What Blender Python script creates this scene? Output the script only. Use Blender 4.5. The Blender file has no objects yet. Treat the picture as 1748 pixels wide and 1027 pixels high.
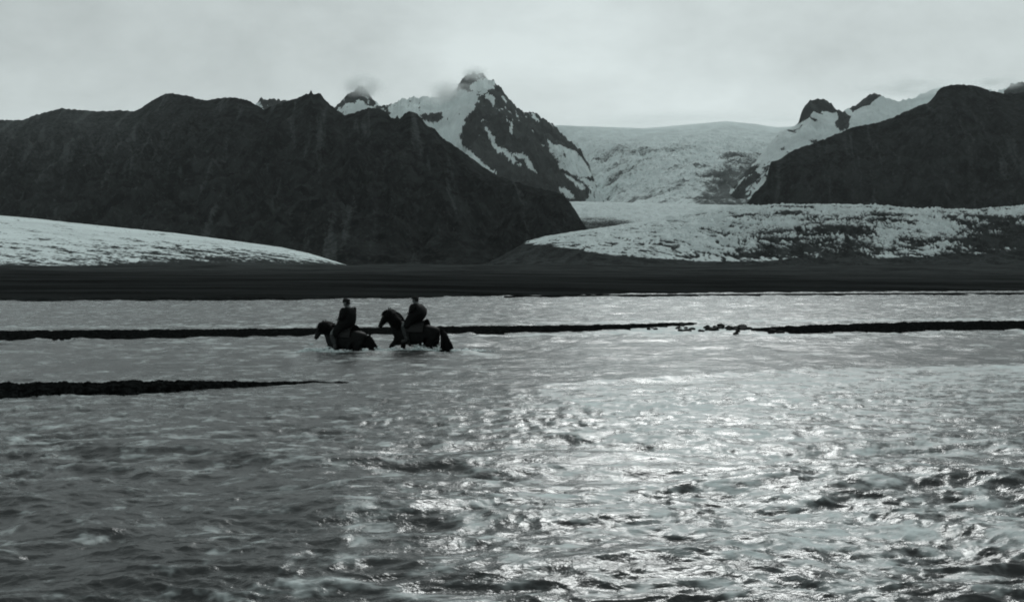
import bpy, bmesh, math, random
import numpy as np
from mathutils import Vector, Matrix

C = bpy.context.scene
random.seed(7)
rng = np.random.default_rng(7)

# ------------------------------------------------------------------ camera, sky, sun, exposure
F = 1874.0          # focal length in photo pixels (photo is 1748 x 1027)
HOR = 487.0         # eye level in the photo
CX = 874.0
CAMH = 2.1          # the photographer sits on a horse
cam_d = bpy.data.cameras.new('camera'); cam = bpy.data.objects.new('camera', cam_d)
C.collection.objects.link(cam); C.camera = cam
cam.location = (0, 0, CAMH); cam.rotation_euler = (math.pi / 2, 0, 0)
cam_d.sensor_width = 36.0; cam_d.lens = 36.0 * F / 1748
cam_d.shift_y = -(1027 / 2 - HOR) / 1748
cam_d.clip_start = 0.1; cam_d.clip_end = 60000
C.render.resolution_x = 1024; C.render.resolution_y = 601

SUN_EL = math.radians(35); SUN_AZ = math.radians(11)     # azimuth clockwise from the view direction (+Y)
w = bpy.data.worlds.new('World'); C.world = w; w.use_nodes = True
N = w.node_tree.nodes; L = w.node_tree.links; N.clear()
def nd(nodes, t, **k):
    n = nodes.new(t)
    for a, b in k.items(): setattr(n, a, b)
    return n
sky = nd(N, 'ShaderNodeTexSky', sky_type='NISHITA', sun_disc=False, sun_elevation=SUN_EL, sun_rotation=SUN_AZ)
bw = nd(N, 'ShaderNodeRGBToBW'); L.new(sky.outputs[0], bw.inputs[0])
tc = nd(N, 'ShaderNodeTexCoord'); mp = nd(N, 'ShaderNodeMapping'); mp.inputs['Scale'].default_value = (1, 1, 2.0)
L.new(tc.outputs['Generated'], mp.inputs[0])
n1 = nd(N, 'ShaderNodeTexNoise'); n1.inputs['Scale'].default_value = 3.4; n1.inputs['Detail'].default_value = 10
n1.inputs['Roughness'].default_value = 0.62; n1.inputs['Distortion'].default_value = 0.15
L.new(mp.outputs[0], n1.inputs['Vector'])
cr = nd(N, 'ShaderNodeMapRange'); cr.inputs[1].default_value = 0.32; cr.inputs[2].default_value = 0.68
cr.inputs[3].default_value = 3.0; cr.inputs[4].default_value = 5.1
L.new(n1.outputs[0], cr.inputs[0])
sx = nd(N, 'ShaderNodeSeparateXYZ'); L.new(tc.outputs['Generated'], sx.inputs[0])
g = nd(N, 'ShaderNodeMapRange'); g.inputs[1].default_value = 0.0; g.inputs[2].default_value = 0.34
g.inputs[3].default_value = 1.22; g.inputs[4].default_value = 0.66       # overcast brighter low over the ice
L.new(sx.outputs[2], g.inputs[0])
ml = nd(N, 'ShaderNodeMath', operation='MULTIPLY'); L.new(cr.outputs[0], ml.inputs[0]); L.new(g.outputs[0], ml.inputs[1])
mx = nd(N, 'ShaderNodeMix'); mx.inputs[0].default_value = 0.85
L.new(bw.outputs[0], mx.inputs[2]); L.new(ml.outputs[0], mx.inputs[3])
tint = nd(N, 'ShaderNodeVectorMath', operation='SCALE'); tint.inputs[0].default_value = (0.90, 1.0, 1.0)
L.new(mx.outputs[0], tint.inputs['Scale'])
bg = nd(N, 'ShaderNodeBackground'); bg.inputs[1].default_value = 0.11
L.new(tint.outputs[0], bg.inputs[0])
wo = nd(N, 'ShaderNodeOutputWorld'); L.new(bg.outputs[0], wo.inputs[0])

sl = bpy.data.lights.new('sun', 'SUN'); sun = bpy.data.objects.new('sun', sl); C.collection.objects.link(sun)
sl.energy = 0.85; sl.angle = math.radians(18); sl.color = (0.97, 1.0, 0.985)
sd = Vector((math.sin(SUN_AZ) * math.cos(SUN_EL), math.cos(SUN_AZ) * math.cos(SUN_EL), math.sin(SUN_EL)))
sun.rotation_euler = (-sd).to_track_quat('-Z', 'Y').to_euler(); sun.location = sd * 50
C.view_settings.view_transform = 'Standard'; C.view_settings.look = 'None'
C.view_settings.gamma = 1.0; C.view_settings.exposure = 0.45
C.cycles.volume_bounces = 1; C.cycles.filter_width = 1.9

# ------------------------------------------------------------------ helpers
def tag(o, label=None, cat=None, group=None, kind=None):
    if label: o['label'] = label
    if cat: o['category'] = cat
    if group: o['group'] = group
    if kind: o['kind'] = kind
    return o

def interp(pts, x):
    p = np.array(pts, float); return np.interp(x, p[:, 0], p[:, 1])

def _hash(ix, iy, seed):
    h = (ix.astype(np.int64) * 374761393 + iy.astype(np.int64) * 668265263 + seed * 1442695041) & 0xffffffff
    h = ((h ^ (h >> 13)) * 1274126177) & 0xffffffff
    return (h ^ (h >> 16)) & 0xffffffff

def perlin(x, y, seed=0):
    x0 = np.floor(x); y0 = np.floor(y); fx = x - x0; fy = y - y0
    ix = x0.astype(np.int64); iy = y0.astype(np.int64)
    def gr(dx, dy):
        a = _hash(ix + dx, iy + dy, seed) * (2 * math.pi / 4294967296.0)
        return np.cos(a) * (fx - dx) + np.sin(a) * (fy - dy)
    u = fx * fx * fx * (fx * (fx * 6 - 15) + 10); v = fy * fy * fy * (fy * (fy * 6 - 15) + 10)
    a = gr(0, 0) * (1 - u) + gr(1, 0) * u; b = gr(0, 1) * (1 - u) + gr(1, 1) * u
    return (a * (1 - v) + b * v) * 1.5

def fbm(x, y, o=4, seed=0, gain=0.5, lac=2.03):
    s = 0; a = 1.0; t = 0
    for k in range(o):
        s = s + a * perlin(x, y, seed + k * 17); t += a; a *= gain; x = x * lac + 5.3; y = y * lac - 3.1
    return s / t

def ridged(x, y, o=4, seed=0, gain=0.5, lac=2.03):
    s = 0; a = 1.0; t = 0
    for k in range(o):
        n = 1 - np.abs(perlin(x, y, seed + k * 17)) * 2
        s = s + a * n; t += a; a *= gain; x = x * lac + 5.3; y = y * lac - 3.1
    return s / t

def smooth(a, b, x):
    t = np.clip((x - a) / (b - a), 0, 1); return t * t * (3 - 2 * t)

def inpoly(px, py, poly):
    r = np.zeros(px.shape, bool); n = len(poly)
    for i in range(n):
        x1, y1 = poly[i]; x2, y2 = poly[(i + 1) % n]
        if y1 == y2: continue
        c = ((y1 > py) != (y2 > py)) & (px < (x2 - x1) * (py - y1) / (y2 - y1) + x1)
        r ^= c
    return r

def grid_obj(name, X, Y, Z, mat, attrs=None, smooth_shade=True, flip=False):
    nv, nu = X.shape
    co = np.stack([X, Y, Z], -1).reshape(-1, 3).astype(np.float32)
    i = np.arange(nv * nu).reshape(nv, nu)
    q = np.stack([i[:-1, :-1], i[:-1, 1:], i[1:, 1:], i[1:, :-1]], -1).reshape(-1, 4)
    if flip: q = q[:, ::-1]
    me = bpy.data.meshes.new(name)
    me.vertices.add(len(co)); me.vertices.foreach_set('co', co.ravel())
    me.loops.add(q.size); me.loops.foreach_set('vertex_index', q.ravel().astype(np.int32))
    me.polygons.add(len(q)); me.polygons.foreach_set('loop_start', (np.arange(len(q)) * 4).astype(np.int32))
    me.polygons.foreach_set('loop_total', np.full(len(q), 4, np.int32))
    me.polygons.foreach_set('use_smooth', np.full(len(q), smooth_shade))
    for k, a in (attrs or {}).items():
        at = me.attributes.new(k, 'FLOAT', 'POINT'); at.data.foreach_set('value', a.reshape(-1).astype(np.float32))
    me.update(calc_edges=True); me.validate()
    o = bpy.data.objects.new(name, me); C.collection.objects.link(o); me.materials.append(mat)
    return o

# ------------------------------------------------------------------ materials
def new_mat(name):
    m = bpy.data.materials.new(name); m.use_nodes = True
    n = m.node_tree.nodes; l = m.node_tree.links; n.clear()
    out = n.new('ShaderNodeOutputMaterial'); b = n.new('ShaderNodeBsdfPrincipled'); l.new(b.outputs[0], out.inputs[0])
    return m, n, l, b

def grey(v): return (v * 0.90, v * 1.0, v * 1.0, 1)

def noise_node(n, l, scale, detail=6, rough=0.6, dist=0, vec=None, stretch=None):
    t = n.new('ShaderNodeTexCoord')
    src = t.outputs['Object']
    if stretch:
        mpp = n.new('ShaderNodeMapping'); mpp.inputs['Scale'].default_value = stretch
        l.new(src, mpp.inputs[0]); src = mpp.outputs[0]
    k = n.new('ShaderNodeTexNoise'); k.inputs['Scale'].default_value = scale; k.inputs['Detail'].default_value = detail
    k.inputs['Roughness'].default_value = rough; k.inputs['Distortion'].default_value = dist
    l.new(src, k.inputs['Vector']); return k

def ramp(n, l, src, a, b, c0, c1):
    r = n.new('ShaderNodeMapRange'); r.interpolation_type = 'SMOOTHSTEP'
    r.inputs[1].default_value = a; r.inputs[2].default_value = b; r.inputs[3].default_value = c0; r.inputs[4].default_value = c1
    l.new(src, r.inputs[0]); return r.outputs[0]

def mix_col(n, l, fac, a, b):
    m = n.new('ShaderNodeMix'); m.data_type = 'RGBA'
    if hasattr(fac, 'node'): l.new(fac, m.inputs[0])
    else: m.inputs[0].default_value = fac
    for s, v in ((m.inputs[6], a), (m.inputs[7], b)):
        if hasattr(v, 'node'): l.new(v, s)
        else: s.default_value = v
    return m.outputs[2]

def rock_snow_mat(name, scale, lo, hi, snow=0.85, bump=8, snow_attr=True, stretch=(1, 1, 0.35), edge=0.10):
    m, n, l, b = new_mat(name)
    k = noise_node(n, l, scale, 9, 0.68, 0.4, stretch=stretch)
    k2 = noise_node(n, l, scale * 7, 6, 0.65)
    rock = mix_col(n, l, ramp(n, l, k.outputs[0], 0.35, 0.68, 0, 1), grey(lo), grey(hi))
    rock = mix_col(n, l, ramp(n, l, k2.outputs[0], 0.55, 0.75, 0, 0.6), rock, grey(hi * 1.8))
    if snow_attr:
        at = n.new('ShaderNodeAttribute'); at.attribute_name = 'snow'
        ad = n.new('ShaderNodeMath'); ad.operation = 'ADD'
        l.new(at.outputs['Fac'], ad.inputs[0]); l.new(ramp(n, l, k2.outputs[0], 0.3, 0.7, -0.22, 0.22), ad.inputs[1])
        f = ramp(n, l, ad.outputs[0], 0.5 - edge, 0.5 + edge, 0, 1)
        sc = mix_col(n, l, ramp(n, l, k.outputs[0], 0.3, 0.7, 0, 1), grey(snow * 0.78), grey(snow))
        col = mix_col(n, l, f, rock, sc)
    else: col = rock
    l.new(col, b.inputs['Base Color'])
    b.inputs['Roughness'].default_value = 0.95; b.inputs['Specular IOR Level'].default_value = 0.0
    bp = n.new('ShaderNodeBump'); bp.inputs['Strength'].default_value = 0.8; bp.inputs['Distance'].default_value = bump
    l.new(k2.outputs[0], bp.inputs['Height']); l.new(bp.outputs[0], b.inputs['Normal'])
    return m

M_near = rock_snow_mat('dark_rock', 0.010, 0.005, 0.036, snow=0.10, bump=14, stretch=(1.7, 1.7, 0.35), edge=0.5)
M_far = rock_snow_mat('far_rock_and_snow', 0.005, 0.018, 0.07, bump=18)
M_icefall = rock_snow_mat('icefall_ice', 0.006, 0.07, 0.17, snow=0.9, bump=10, edge=0.35)
M_ice = rock_snow_mat('crevassed_ice', 0.03, 0.025, 0.07, snow=0.84, bump=5, edge=0.26)
M_ice_l = rock_snow_mat('dirty_ice', 0.02, 0.035, 0.07, snow=0.9, bump=2, stretch=(0.35, 1, 1.5), edge=0.2)

def ground_mat():
    m, n, l, b = new_mat('outwash_gravel')
    k = noise_node(n, l, 0.02, 9, 0.7, 0.3, stretch=(0.5, 1, 1)); k2 = noise_node(n, l, 1.3, 7, 0.7)
    c = mix_col(n, l, ramp(n, l, k.outputs[0], 0.36, 0.66, 0, 1), grey(0.009), grey(0.03))
    at = n.new('ShaderNodeAttribute'); at.attribute_name = 'moraine'
    c = mix_col(n, l, at.outputs['Fac'], c, mix_col(n, l, ramp(n, l, k.outputs[0], 0.36, 0.62, 0, 1), grey(0.022), grey(0.055)))
    c = mix_col(n, l, ramp(n, l, k2.outputs[0], 0.5, 0.72, 0, 0.5), c, grey(0.05))
    l.new(c, b.inputs['Base Color']); b.inputs['Roughness'].default_value = 0.85
    b.inputs['Specular IOR Level'].default_value = 0.0
    bp = n.new('ShaderNodeBump'); bp.inputs['Distance'].default_value = 0.3; l.new(k2.outputs[0], bp.inputs['Height'])
    l.new(bp.outputs[0], b.inputs['Normal']); return m
M_ground = ground_mat()

def bar_mat():
    m, n, l, b = new_mat('wet_black_gravel')
    k = noise_node(n, l, 7, 8, 0.7)
    c = mix_col(n, l, ramp(n, l, k.outputs[0], 0.4, 0.72, 0, 1), grey(0.003), grey(0.024))
    l.new(c, b.inputs['Base Color']); b.inputs['Roughness'].default_value = 0.75
    b.inputs['Specular IOR Level'].default_value = 0.0
    bp = n.new('ShaderNodeBump'); bp.inputs['Distance'].default_value = 0.08; l.new(k.outputs[0], bp.inputs['Height'])
    l.new(bp.outputs[0], b.inputs['Normal']); return m
M_bar = bar_mat()

def water_mat():
    m, n, l, b = new_mat('silty_river_water')
    at = n.new('ShaderNodeAttribute'); at.attribute_name = 'foam_and_glare'
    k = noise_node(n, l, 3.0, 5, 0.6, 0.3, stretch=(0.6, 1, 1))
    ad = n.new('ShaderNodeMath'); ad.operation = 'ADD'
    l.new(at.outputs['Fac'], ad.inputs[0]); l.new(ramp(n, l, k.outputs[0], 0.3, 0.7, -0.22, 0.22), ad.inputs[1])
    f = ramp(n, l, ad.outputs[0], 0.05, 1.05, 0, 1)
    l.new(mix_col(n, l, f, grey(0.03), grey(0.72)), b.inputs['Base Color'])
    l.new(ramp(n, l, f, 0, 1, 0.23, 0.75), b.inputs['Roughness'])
    b.inputs['IOR'].default_value = 1.33
    k2 = noise_node(n, l, 4.0, 5, 0.6, 0.3, stretch=(0.7, 1, 1))
    bp = n.new('ShaderNodeBump'); bp.inputs['Strength'].default_value = 0.8; bp.inputs['Distance'].default_value = 0.05
    l.new(k2.outputs[0], bp.inputs['Height']); l.new(bp.outputs[0], b.inputs['Normal'])
    return m
M_water = water_mat()

def plain_mat(name, v, rough=0.8, var=0.4, scale=20, spec=0.2):
    m, n, l, b = new_mat(name)
    k = noise_node(n, l, scale, 5, 0.6)
    l.new(mix_col(n, l, ramp(n, l, k.outputs[0], 0.3, 0.7, 0, 1), grey(v * (1 - var)), grey(v * (1 + var))), b.inputs['Base Color'])
    b.inputs['Roughness'].default_value = rough; b.inputs['Specular IOR Level'].default_value = spec
    return m

# ------------------------------------------------------------------ ground, outwash plain
PXW = (-1200, 2950)
def colx(n, a, b): return np.linspace(a, b, n)
BANK = [(-1200, 518), (0, 514.5), (400, 512.5), (560, 511), (700, 509), (874, 505), (1100, 501.5), (1300, 499.5), (1748, 496.5), (2950, 496)]
def dist(py): return F * CAMH / (py - HOR)

def ground_z(X, Y, bank):
    z = -0.6 + smooth(0.985, 1.0, Y / bank) * 1.1
    t = np.clip((Y - bank) / (2150 - bank), 0, 1)
    z = z + 0.1 * np.clip(Y - bank, 0, 30) / 30 + 41 * t ** 1.15
    z = z + smooth(0, 120, Y - bank) * (0.55 * fbm(X / 180, Y / 60, 4, 3)) + smooth(300, 1500, Y) * 7.0 * fbm(X / 260, Y / 170, 6, 9, 0.6)
    z = z + smooth(1.0, 1.05, Y / bank) * 0.12 * fbm(X / 9, Y / 5, 3, 31)
    return z
px = np.concatenate([np.linspace(-1200, -20, 80), np.linspace(-10, 1758, 900), np.linspace(1770, 2950, 80)])
bank_py = interp(BANK, px) + 0.7 * fbm(px / 60, px * 0, 3, 5)
bank = dist(bank_py)
S = []
s_rows = np.concatenate([np.linspace(0.01, 0.98, 12), np.linspace(0.984, 1.06, 20), np.linspace(1.08, 1.6, 40)])
rows = [bank * s for s in s_rows]
tail = np.concatenate([np.geomspace(1.0, 2400 / 800.0, 160), np.geomspace(3.1, 17, 30)])
for t in tail: rows.append(bank * 1.62 + (t - 1.0) * 800 * (1.0) + 5)
Yg = np.array(rows); PX = np.broadcast_to(px, Yg.shape)
Xg = (PX - CX) / F * Yg
Zg = ground_z(Xg, Yg, np.broadcast_to(bank, Yg.shape))
ground = grid_obj('ground', Xg, Yg, Zg, M_ground, {'moraine': smooth(350, 1100, Yg + 250 * fbm(Xg / 200, Yg / 120, 4, 77))})
tag(ground, 'dark flat outwash plain of gravel between the river and the glaciers', 'ground', kind='structure')

# ------------------------------------------------------------------ mountains
def massif(name, px0, px1, ncol, ridge, yr, yf, base_z, nrow, mat, prof=1.0, gul=(0, 100, 2.5), rough=(0, 30), crest=(0, 8),
           back=1500, snow=None, seed=1, extra=None, concave=None):
    px = np.linspace(px0, px1, ncol)
    Yr = interp(yr, px) if isinstance(yr, list) else np.full(ncol, float(yr))
    Yf = interp(yf, px) if isinstance(yf, list) else np.full(ncol, float(yf))
    zb = interp(base_z, px) if isinstance(base_z, list) else np.full(ncol, float(base_z))
    k_ = np.ones(121) / 121.0; fine = np.linspace(px0 - 60, px1 + 60, int(px1 - px0) + 121)
    soft = np.interp(px, fine[60:-60], np.convolve(interp(ridge, fine), k_, 'valid'))
    rp = interp(ridge, px) + crest[0] * fbm(px / crest[1], px * 0 + seed, 4, seed + 50, 0.6)
    zr = CAMH + (HOR - rp) / F * Yr
    zs = CAMH + (HOR - soft) / F * Yr
    v = np.concatenate([np.linspace(0, 1, nrow), 1 + np.linspace(0.02, 1, nrow // 5) ** 1.5])
    V = v[:, None] * np.ones(ncol)
    Y = np.where(V <= 1, Yf + (Yr - Yf) * V, Yr + (V - 1) * back)
    PX = np.broadcast_to(px, Y.shape)
    X = (PX - CX) / F * Y
    if prof >= 1: p = np.clip(V, 0, 1) ** prof
    else: p = 1 - (1 - np.clip(V, 0, 1)) ** (1 / prof)
    zs = np.minimum(zs, zr + 25)
    zr = zs + (zr - zs) * np.where(V <= 1, smooth(0.72, 1.0, V), smooth(1.35, 1.0, V))
    Z = zb + (zr - zb) * np.where(V <= 1, p, np.clip(1 - (V - 1) * 1.0, 0, 1) ** 1.0)
    H = np.maximum(zr - zb, 1) * np.ones_like(Z)
    env = np.where(V <= 1, np.clip(V * 3, 0, 1) * np.clip((1 - V) * 3.5, 0, 1), np.clip((V - 1) * 4, 0, 1))
    wx = X + gul[1] * 0.5 * fbm(X / gul[1] / 1.5, Y / gul[1] / 1.5, 3, seed + 3)
    Z = Z + gul[0] * env * np.minimum(H / 300, 1) * (ridged(wx / gul[1], Y / (gul[1] * gul[2]), 5, seed, 0.52) - 0.35)
    Z = Z + rough[0] * np.clip(env, 0.0, 1) * ridged(X / rough[1], Y / rough[1], 4, seed + 9, 0.6)
    PY = HOR - (Z - CAMH) / Y * F
    if extra is not None: Z = extra(X, Y, Z, V, PX, PY); PY = HOR - (Z - CAMH) / Y * F
    attrs = {}
    if snow is not None:
        attrs['snow'] = snow(X, Y, Z, V, PX, PY)
    return grid_obj(name, X, Y, Z, mat, attrs)

# near left mountain (dark, in front)
R_left = [(-1200, 250), (-500, 225), (-200, 215), (0, 205), (40, 205), (60, 196), (85, 190), (105, 185), (150, 189), (180, 190), (205, 188), (230, 190),
          (245, 182), (262, 170), (280, 161), (292, 159), (320, 163), (338, 169), (352, 171), (372, 168), (395, 166), (420, 170), (440, 180), (450, 187),
          (462, 182), (480, 176), (495, 171), (512, 166), (522, 160), (528, 160), (531, 153), (534, 161), (548, 160), (556, 172), (566, 180), (576, 189),
          (588, 196), (600, 194), (620, 187), (630, 184), (648, 186), (660, 192), (668, 201), (674, 203), (678, 196), (682, 204), (690, 194), (700, 190),
          (712, 194), (720, 202), (728, 214), (742, 220), (756, 236), (775, 248), (800, 266), (830, 288), (850, 300), (880, 310), (910, 320),
          (940, 325), (960, 332), (975, 348), (986, 365), (995, 380), (1004, 392), (1030, 410), (1060, 440), (1100, 470)]
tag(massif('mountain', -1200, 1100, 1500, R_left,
           [(-1200, 5600), (0, 5200), (290, 4900), (450, 4600), (530, 4300), (700, 4100), (850, 3900), (1000, 3500), (1100, 3300)],
           [(-1200, 3000), (0, 2900), (500, 2700), (900, 2700), (1100, 2900)], 38, 260, M_near, prof=1.15,
           gul=(85, 170, 3.0), rough=(16, 40), crest=(3.5, 9), back=1400, seed=11,
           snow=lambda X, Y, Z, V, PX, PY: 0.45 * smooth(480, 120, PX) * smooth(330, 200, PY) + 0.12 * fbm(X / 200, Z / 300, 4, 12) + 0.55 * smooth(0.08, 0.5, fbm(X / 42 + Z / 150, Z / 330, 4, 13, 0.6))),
    'long dark rocky mountain ridge filling the left, with a small pinnacle on its crest', 'mountain', kind='structure')

# near right mountain
R_right = [(1215, 420), (1262, 362), (1272, 350), (1288, 328), (1300, 318), (1308, 308), (1312, 290), (1316, 276), (1330, 272), (1345, 262), (1352, 258), (1370, 250), (1392, 244),
           (1410, 236), (1430, 228), (1450, 219), (1470, 214), (1500, 209), (1520, 202), (1545, 191), (1565, 182), (1588, 174), (1596, 163), (1606, 149),
           (1625, 145), (1652, 144), (1675, 149), (1692, 156), (1720, 160), (1748, 158), (1900, 150), (2300, 170), (2950, 200)]
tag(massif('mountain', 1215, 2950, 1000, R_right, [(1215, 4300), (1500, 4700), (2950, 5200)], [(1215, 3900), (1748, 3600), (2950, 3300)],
           60, 240, M_near, prof=1.1, gul=(75, 160, 3), rough=(16, 40), crest=(3.5, 9), back=1400, seed=23,
           snow=lambda X, Y, Z, V, PX, PY: 0.05 + 0.1 * fbm(X / 200, Z / 300, 4, 24) + 0.45 * smooth(0.08, 0.5, fbm(X / 42 - Z / 150, Z / 330, 4, 25, 0.6))),
    'dark flat topped mountain rising at the right behind the crevassed glacier', 'mountain', kind='structure')

# far snowy range with the central peak
R_far = [(300, 260), (380, 215), (425, 185), (438, 176), (446, 168), (470, 170), (500, 172), (540, 195), (566, 190), (580, 176), (590, 164), (602, 156), (612, 148), (619, 147),
         (628, 158), (640, 172), (652, 182), (668, 178), (690, 168), (715, 165), (745, 166), (768, 162), (780, 152), (783, 140), (795, 130), (808, 124), (822, 126),
         (832, 134), (842, 137), (846, 141), (856, 152), (868, 168), (884, 184), (898, 192), (910, 191), (930, 203), (948, 216), (960, 228), (972, 242), (986, 250),
         (992, 256), (1004, 280), (1016, 310), (1030, 335), (1050, 350), (1080, 370)]
def snow_far(X, Y, Z, V, PX, PY):
    qx = PX + 9 * fbm(X / 110, Z / 110, 5, 61, 0.7); qy = PY + 9 * fbm(X / 110, Z / 110, 5, 62, 0.7)
    s = np.zeros_like(X)
    polys = [
        [(640, 150), (783, 150), (800, 158), (846, 138), (838, 150), (822, 165), (806, 188), (792, 205), (786, 235), (790, 248), (812, 264), (852, 300), (820, 292), (700, 230), (640, 200)],
        [(436, 172), (447, 178), (452, 190), (436, 190)],
        [(574, 205), (578, 184), (590, 176), (604, 178), (612, 170), (628, 176), (640, 184), (625, 192), (600, 205)],
        [(832, 134), (846, 138), (842, 152), (820, 154), (800, 152), (808, 140)],
        [(828, 218), (834, 220), (848, 244), (868, 262), (890, 284), (880, 284), (850, 258), (836, 240)],
        [(868, 262), (884, 260), (900, 266), (908, 278), (920, 294), (905, 288), (890, 274)],
        [(934, 236), (944, 246), (964, 252), (986, 262), (1000, 278), (1010, 300), (996, 302), (974, 296), (950, 280), (940, 262)],
        [(905, 190), (914, 196), (922, 208), (914, 204)],
        [(866, 202), (874, 206), (878, 218), (872, 232), (868, 224), (874, 214)],
        [(828, 160), (834, 160), (844, 168), (842, 176), (834, 170)], [(858, 166), (864, 168), (862, 176)],
        [(960, 296), (972, 302), (992, 312), (1004, 325), (990, 322), (968, 306)],
        [(950, 318), (975, 325), (985, 340), (965, 335)], [(985, 300), (1050, 320), (1060, 350), (1000, 345), (1010, 325)],
    ]
    for p in polys: s = np.maximum(s, inpoly(qx, qy, p))
    rocks = [[(715, 196), (752, 192), (756, 204), (740, 210), (722, 206)], [(780, 122), (826, 120), (826, 132), (806, 138), (792, 148), (780, 156)],
             [(640, 182), (660, 176), (664, 196), (650, 204)]]
    for p in rocks: s = np.where(inpoly(qx, qy, p), 0, s)
    s = s * 0.8 + 0.1 + 0.30 * fbm(X / 60, Y / 60, 3, 5) + 0.5 * smooth(0.62, 0.9, ridged((X + Z * 0.5) / 120, Z / 340, 4, 66, 0.6)) * smooth(300, 200, PY) - 0.35 * smooth(0.1, 0.4, fbm(X / 70, Z / 140, 4, 67, 0.6))
    return s
tag(massif('mountain', 300, 1080, 900, R_far, 9000, [(300, 6500), (900, 5600), (1000, 6200), (1080, 7500)], 120, 340, M_far, prof=1.0,
           gul=(190, 330, 2.2), rough=(42, 80), crest=(9.0, 10), back=2000, snow=snow_far, seed=37),
    'far pointed peak with snow gullies rising above the dark left ridge', 'mountain', kind='structure')

# icefall and snow plateau between the peaks
R_ice = [(880, 216), (960, 214), (1040, 217), (1100, 219), (1170, 213), (1240, 207), (1290, 212), (1330, 217), (1380, 214), (1450, 220)]
def snow_ice(X, Y, Z, V, PX, PY):
    a = 0.95 - 0.75 * smooth(-0.05, 0.6, fbm(X / 420, Y / 420, 5, 71)) * smooth(225, 260, PY)
    crev = ridged(X / 90, Y / 130, 4, 72, 0.6)
    a = a - 0.35 * smooth(0.35, 0.8, crev) * smooth(225, 260, PY)
    rockm = smooth(1160, 1215, PX - (350 - PY) * 0.55 + 16 * fbm(X / 150, Z / 150, 3, 74)) * smooth(262, 300, PY)
    a = a - 0.75 * rockm * (0.6 + 0.6 * smooth(-.3, .3, fbm(X / 60, Z / 120, 4, 75)))
    return np.clip(a, 0, 1)
tag(massif('icefall', 880, 1450, 800, R_ice, 11500, [(880, 10500), (960, 9700), (1000, 8800), (1060, 7000), (1120, 6000), (1200, 5400), (1450, 5200)],
           [(880, 740), (960, 690), (1000, 620), (1060, 500), (1120, 430), (1200, 380), (1450, 370)], 380, M_icefall, prof=1.35,
           gul=(60, 260, 1.6), rough=(30, 70), crest=(1.2, 50), back=2500, snow=snow_ice, seed=41),
    'broad pale icefall pouring down between the pointed peak and the right mountain', 'glacier', kind='structure')

# snowy ridge with rock teeth behind the right mountain
R_rs = [(1240, 335), (1300, 262), (1330, 226), (1362, 212), (1368, 192), (1374, 180), (1384, 172), (1396, 168), (1408, 170), (1418, 176), (1428, 186), (1440, 190), (1452, 184), (1462, 178),
        (1474, 170), (1484, 161), (1492, 159), (1508, 165), (1530, 172), (1556, 168), (1580, 158), (1600, 150), (1660, 148), (1700, 156), (1718, 150),
        (1728, 142), (1742, 140), (1760, 146), (1800, 155), (2000, 165)]
def snow_rs(X, Y, Z, V, PX, PY):
    qx = PX + 4 * fbm(X / 70, Z / 70, 3, 81); qy = PY + 4 * fbm(X / 70, Z / 70, 3, 82)
    s = np.ones_like(X)
    rocks = [[(1360, 215), (1368, 190), (1380, 168), (1400, 164), (1420, 172), (1432, 188), (1424, 194), (1404, 190), (1398, 194), (1388, 190), (1378, 204)],
             [(1428, 185), (1442, 190), (1452, 198), (1450, 216), (1438, 226), (1424, 216), (1430, 200)],
             [(1450, 186), (1470, 170), (1485, 158), (1512, 160), (1498, 168), (1484, 180), (1466, 186), (1454, 190)],
             [(1715, 155), (1725, 138), (1800, 138), (1800, 170), (1715, 165)]]
    for p in rocks: s = np.where(inpoly(qx, qy, p), 0, s)
    nn = fbm((X + Z) / 150, Y / 220, 5, 83, 0.6)
    s = s * 0.8 + 0.1 - 0.55 * smooth(0.0, 0.4, nn) * smooth(1455, 1430, PX)
    s = s - 0.75 * smooth(262, 300, PY + (1300 - PX) * 0.25 + 14 * nn) * smooth(1325, 1300, PX + 20 * nn) * smooth(-0.35, 0.15, fbm((X - Z) / 60, Z / 160, 4, 84))
    return s
tag(massif('mountain', 1240, 2000, 700, R_rs, [(1240, 7000), (1400, 7600), (2000, 8200)], [(1240, 5600), (2000, 6000)], 250, 260, M_far, prof=1.1,
           gul=(110, 300, 2), rough=(30, 70), crest=(6, 9), back=1800, snow=snow_rs, seed=53),
    'snowy ridge with black rock teeth behind the right mountain', 'mountain', kind='structure')

# upper glacier floor behind the crevassed lobe
def snow_up(X, Y, Z, V, PX, PY):
    s = 0.85 - 0.6 * smooth(364, 382, PY + 6 * fbm(X / 120, Y / 60, 3, 91)) * smooth(1120, 1040, PX)
    return s + 0.25 * fbm(X / 50, Y / 30, 4, 92)
tag(massif('glacier', 930, 1420, 500, [(930, 346), (985, 345), (1100, 348), (1200, 350), (1290, 352), (1420, 352)], 4700, 3500,
           50, 90, M_ice, prof=0.62, gul=(10, 60, 1.2), rough=(3, 25), crest=(0.5, 20), back=900, snow=snow_up, seed=61),
    'smooth white glacier floor below the icefall, farther back', 'glacier', kind='structure')

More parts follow.
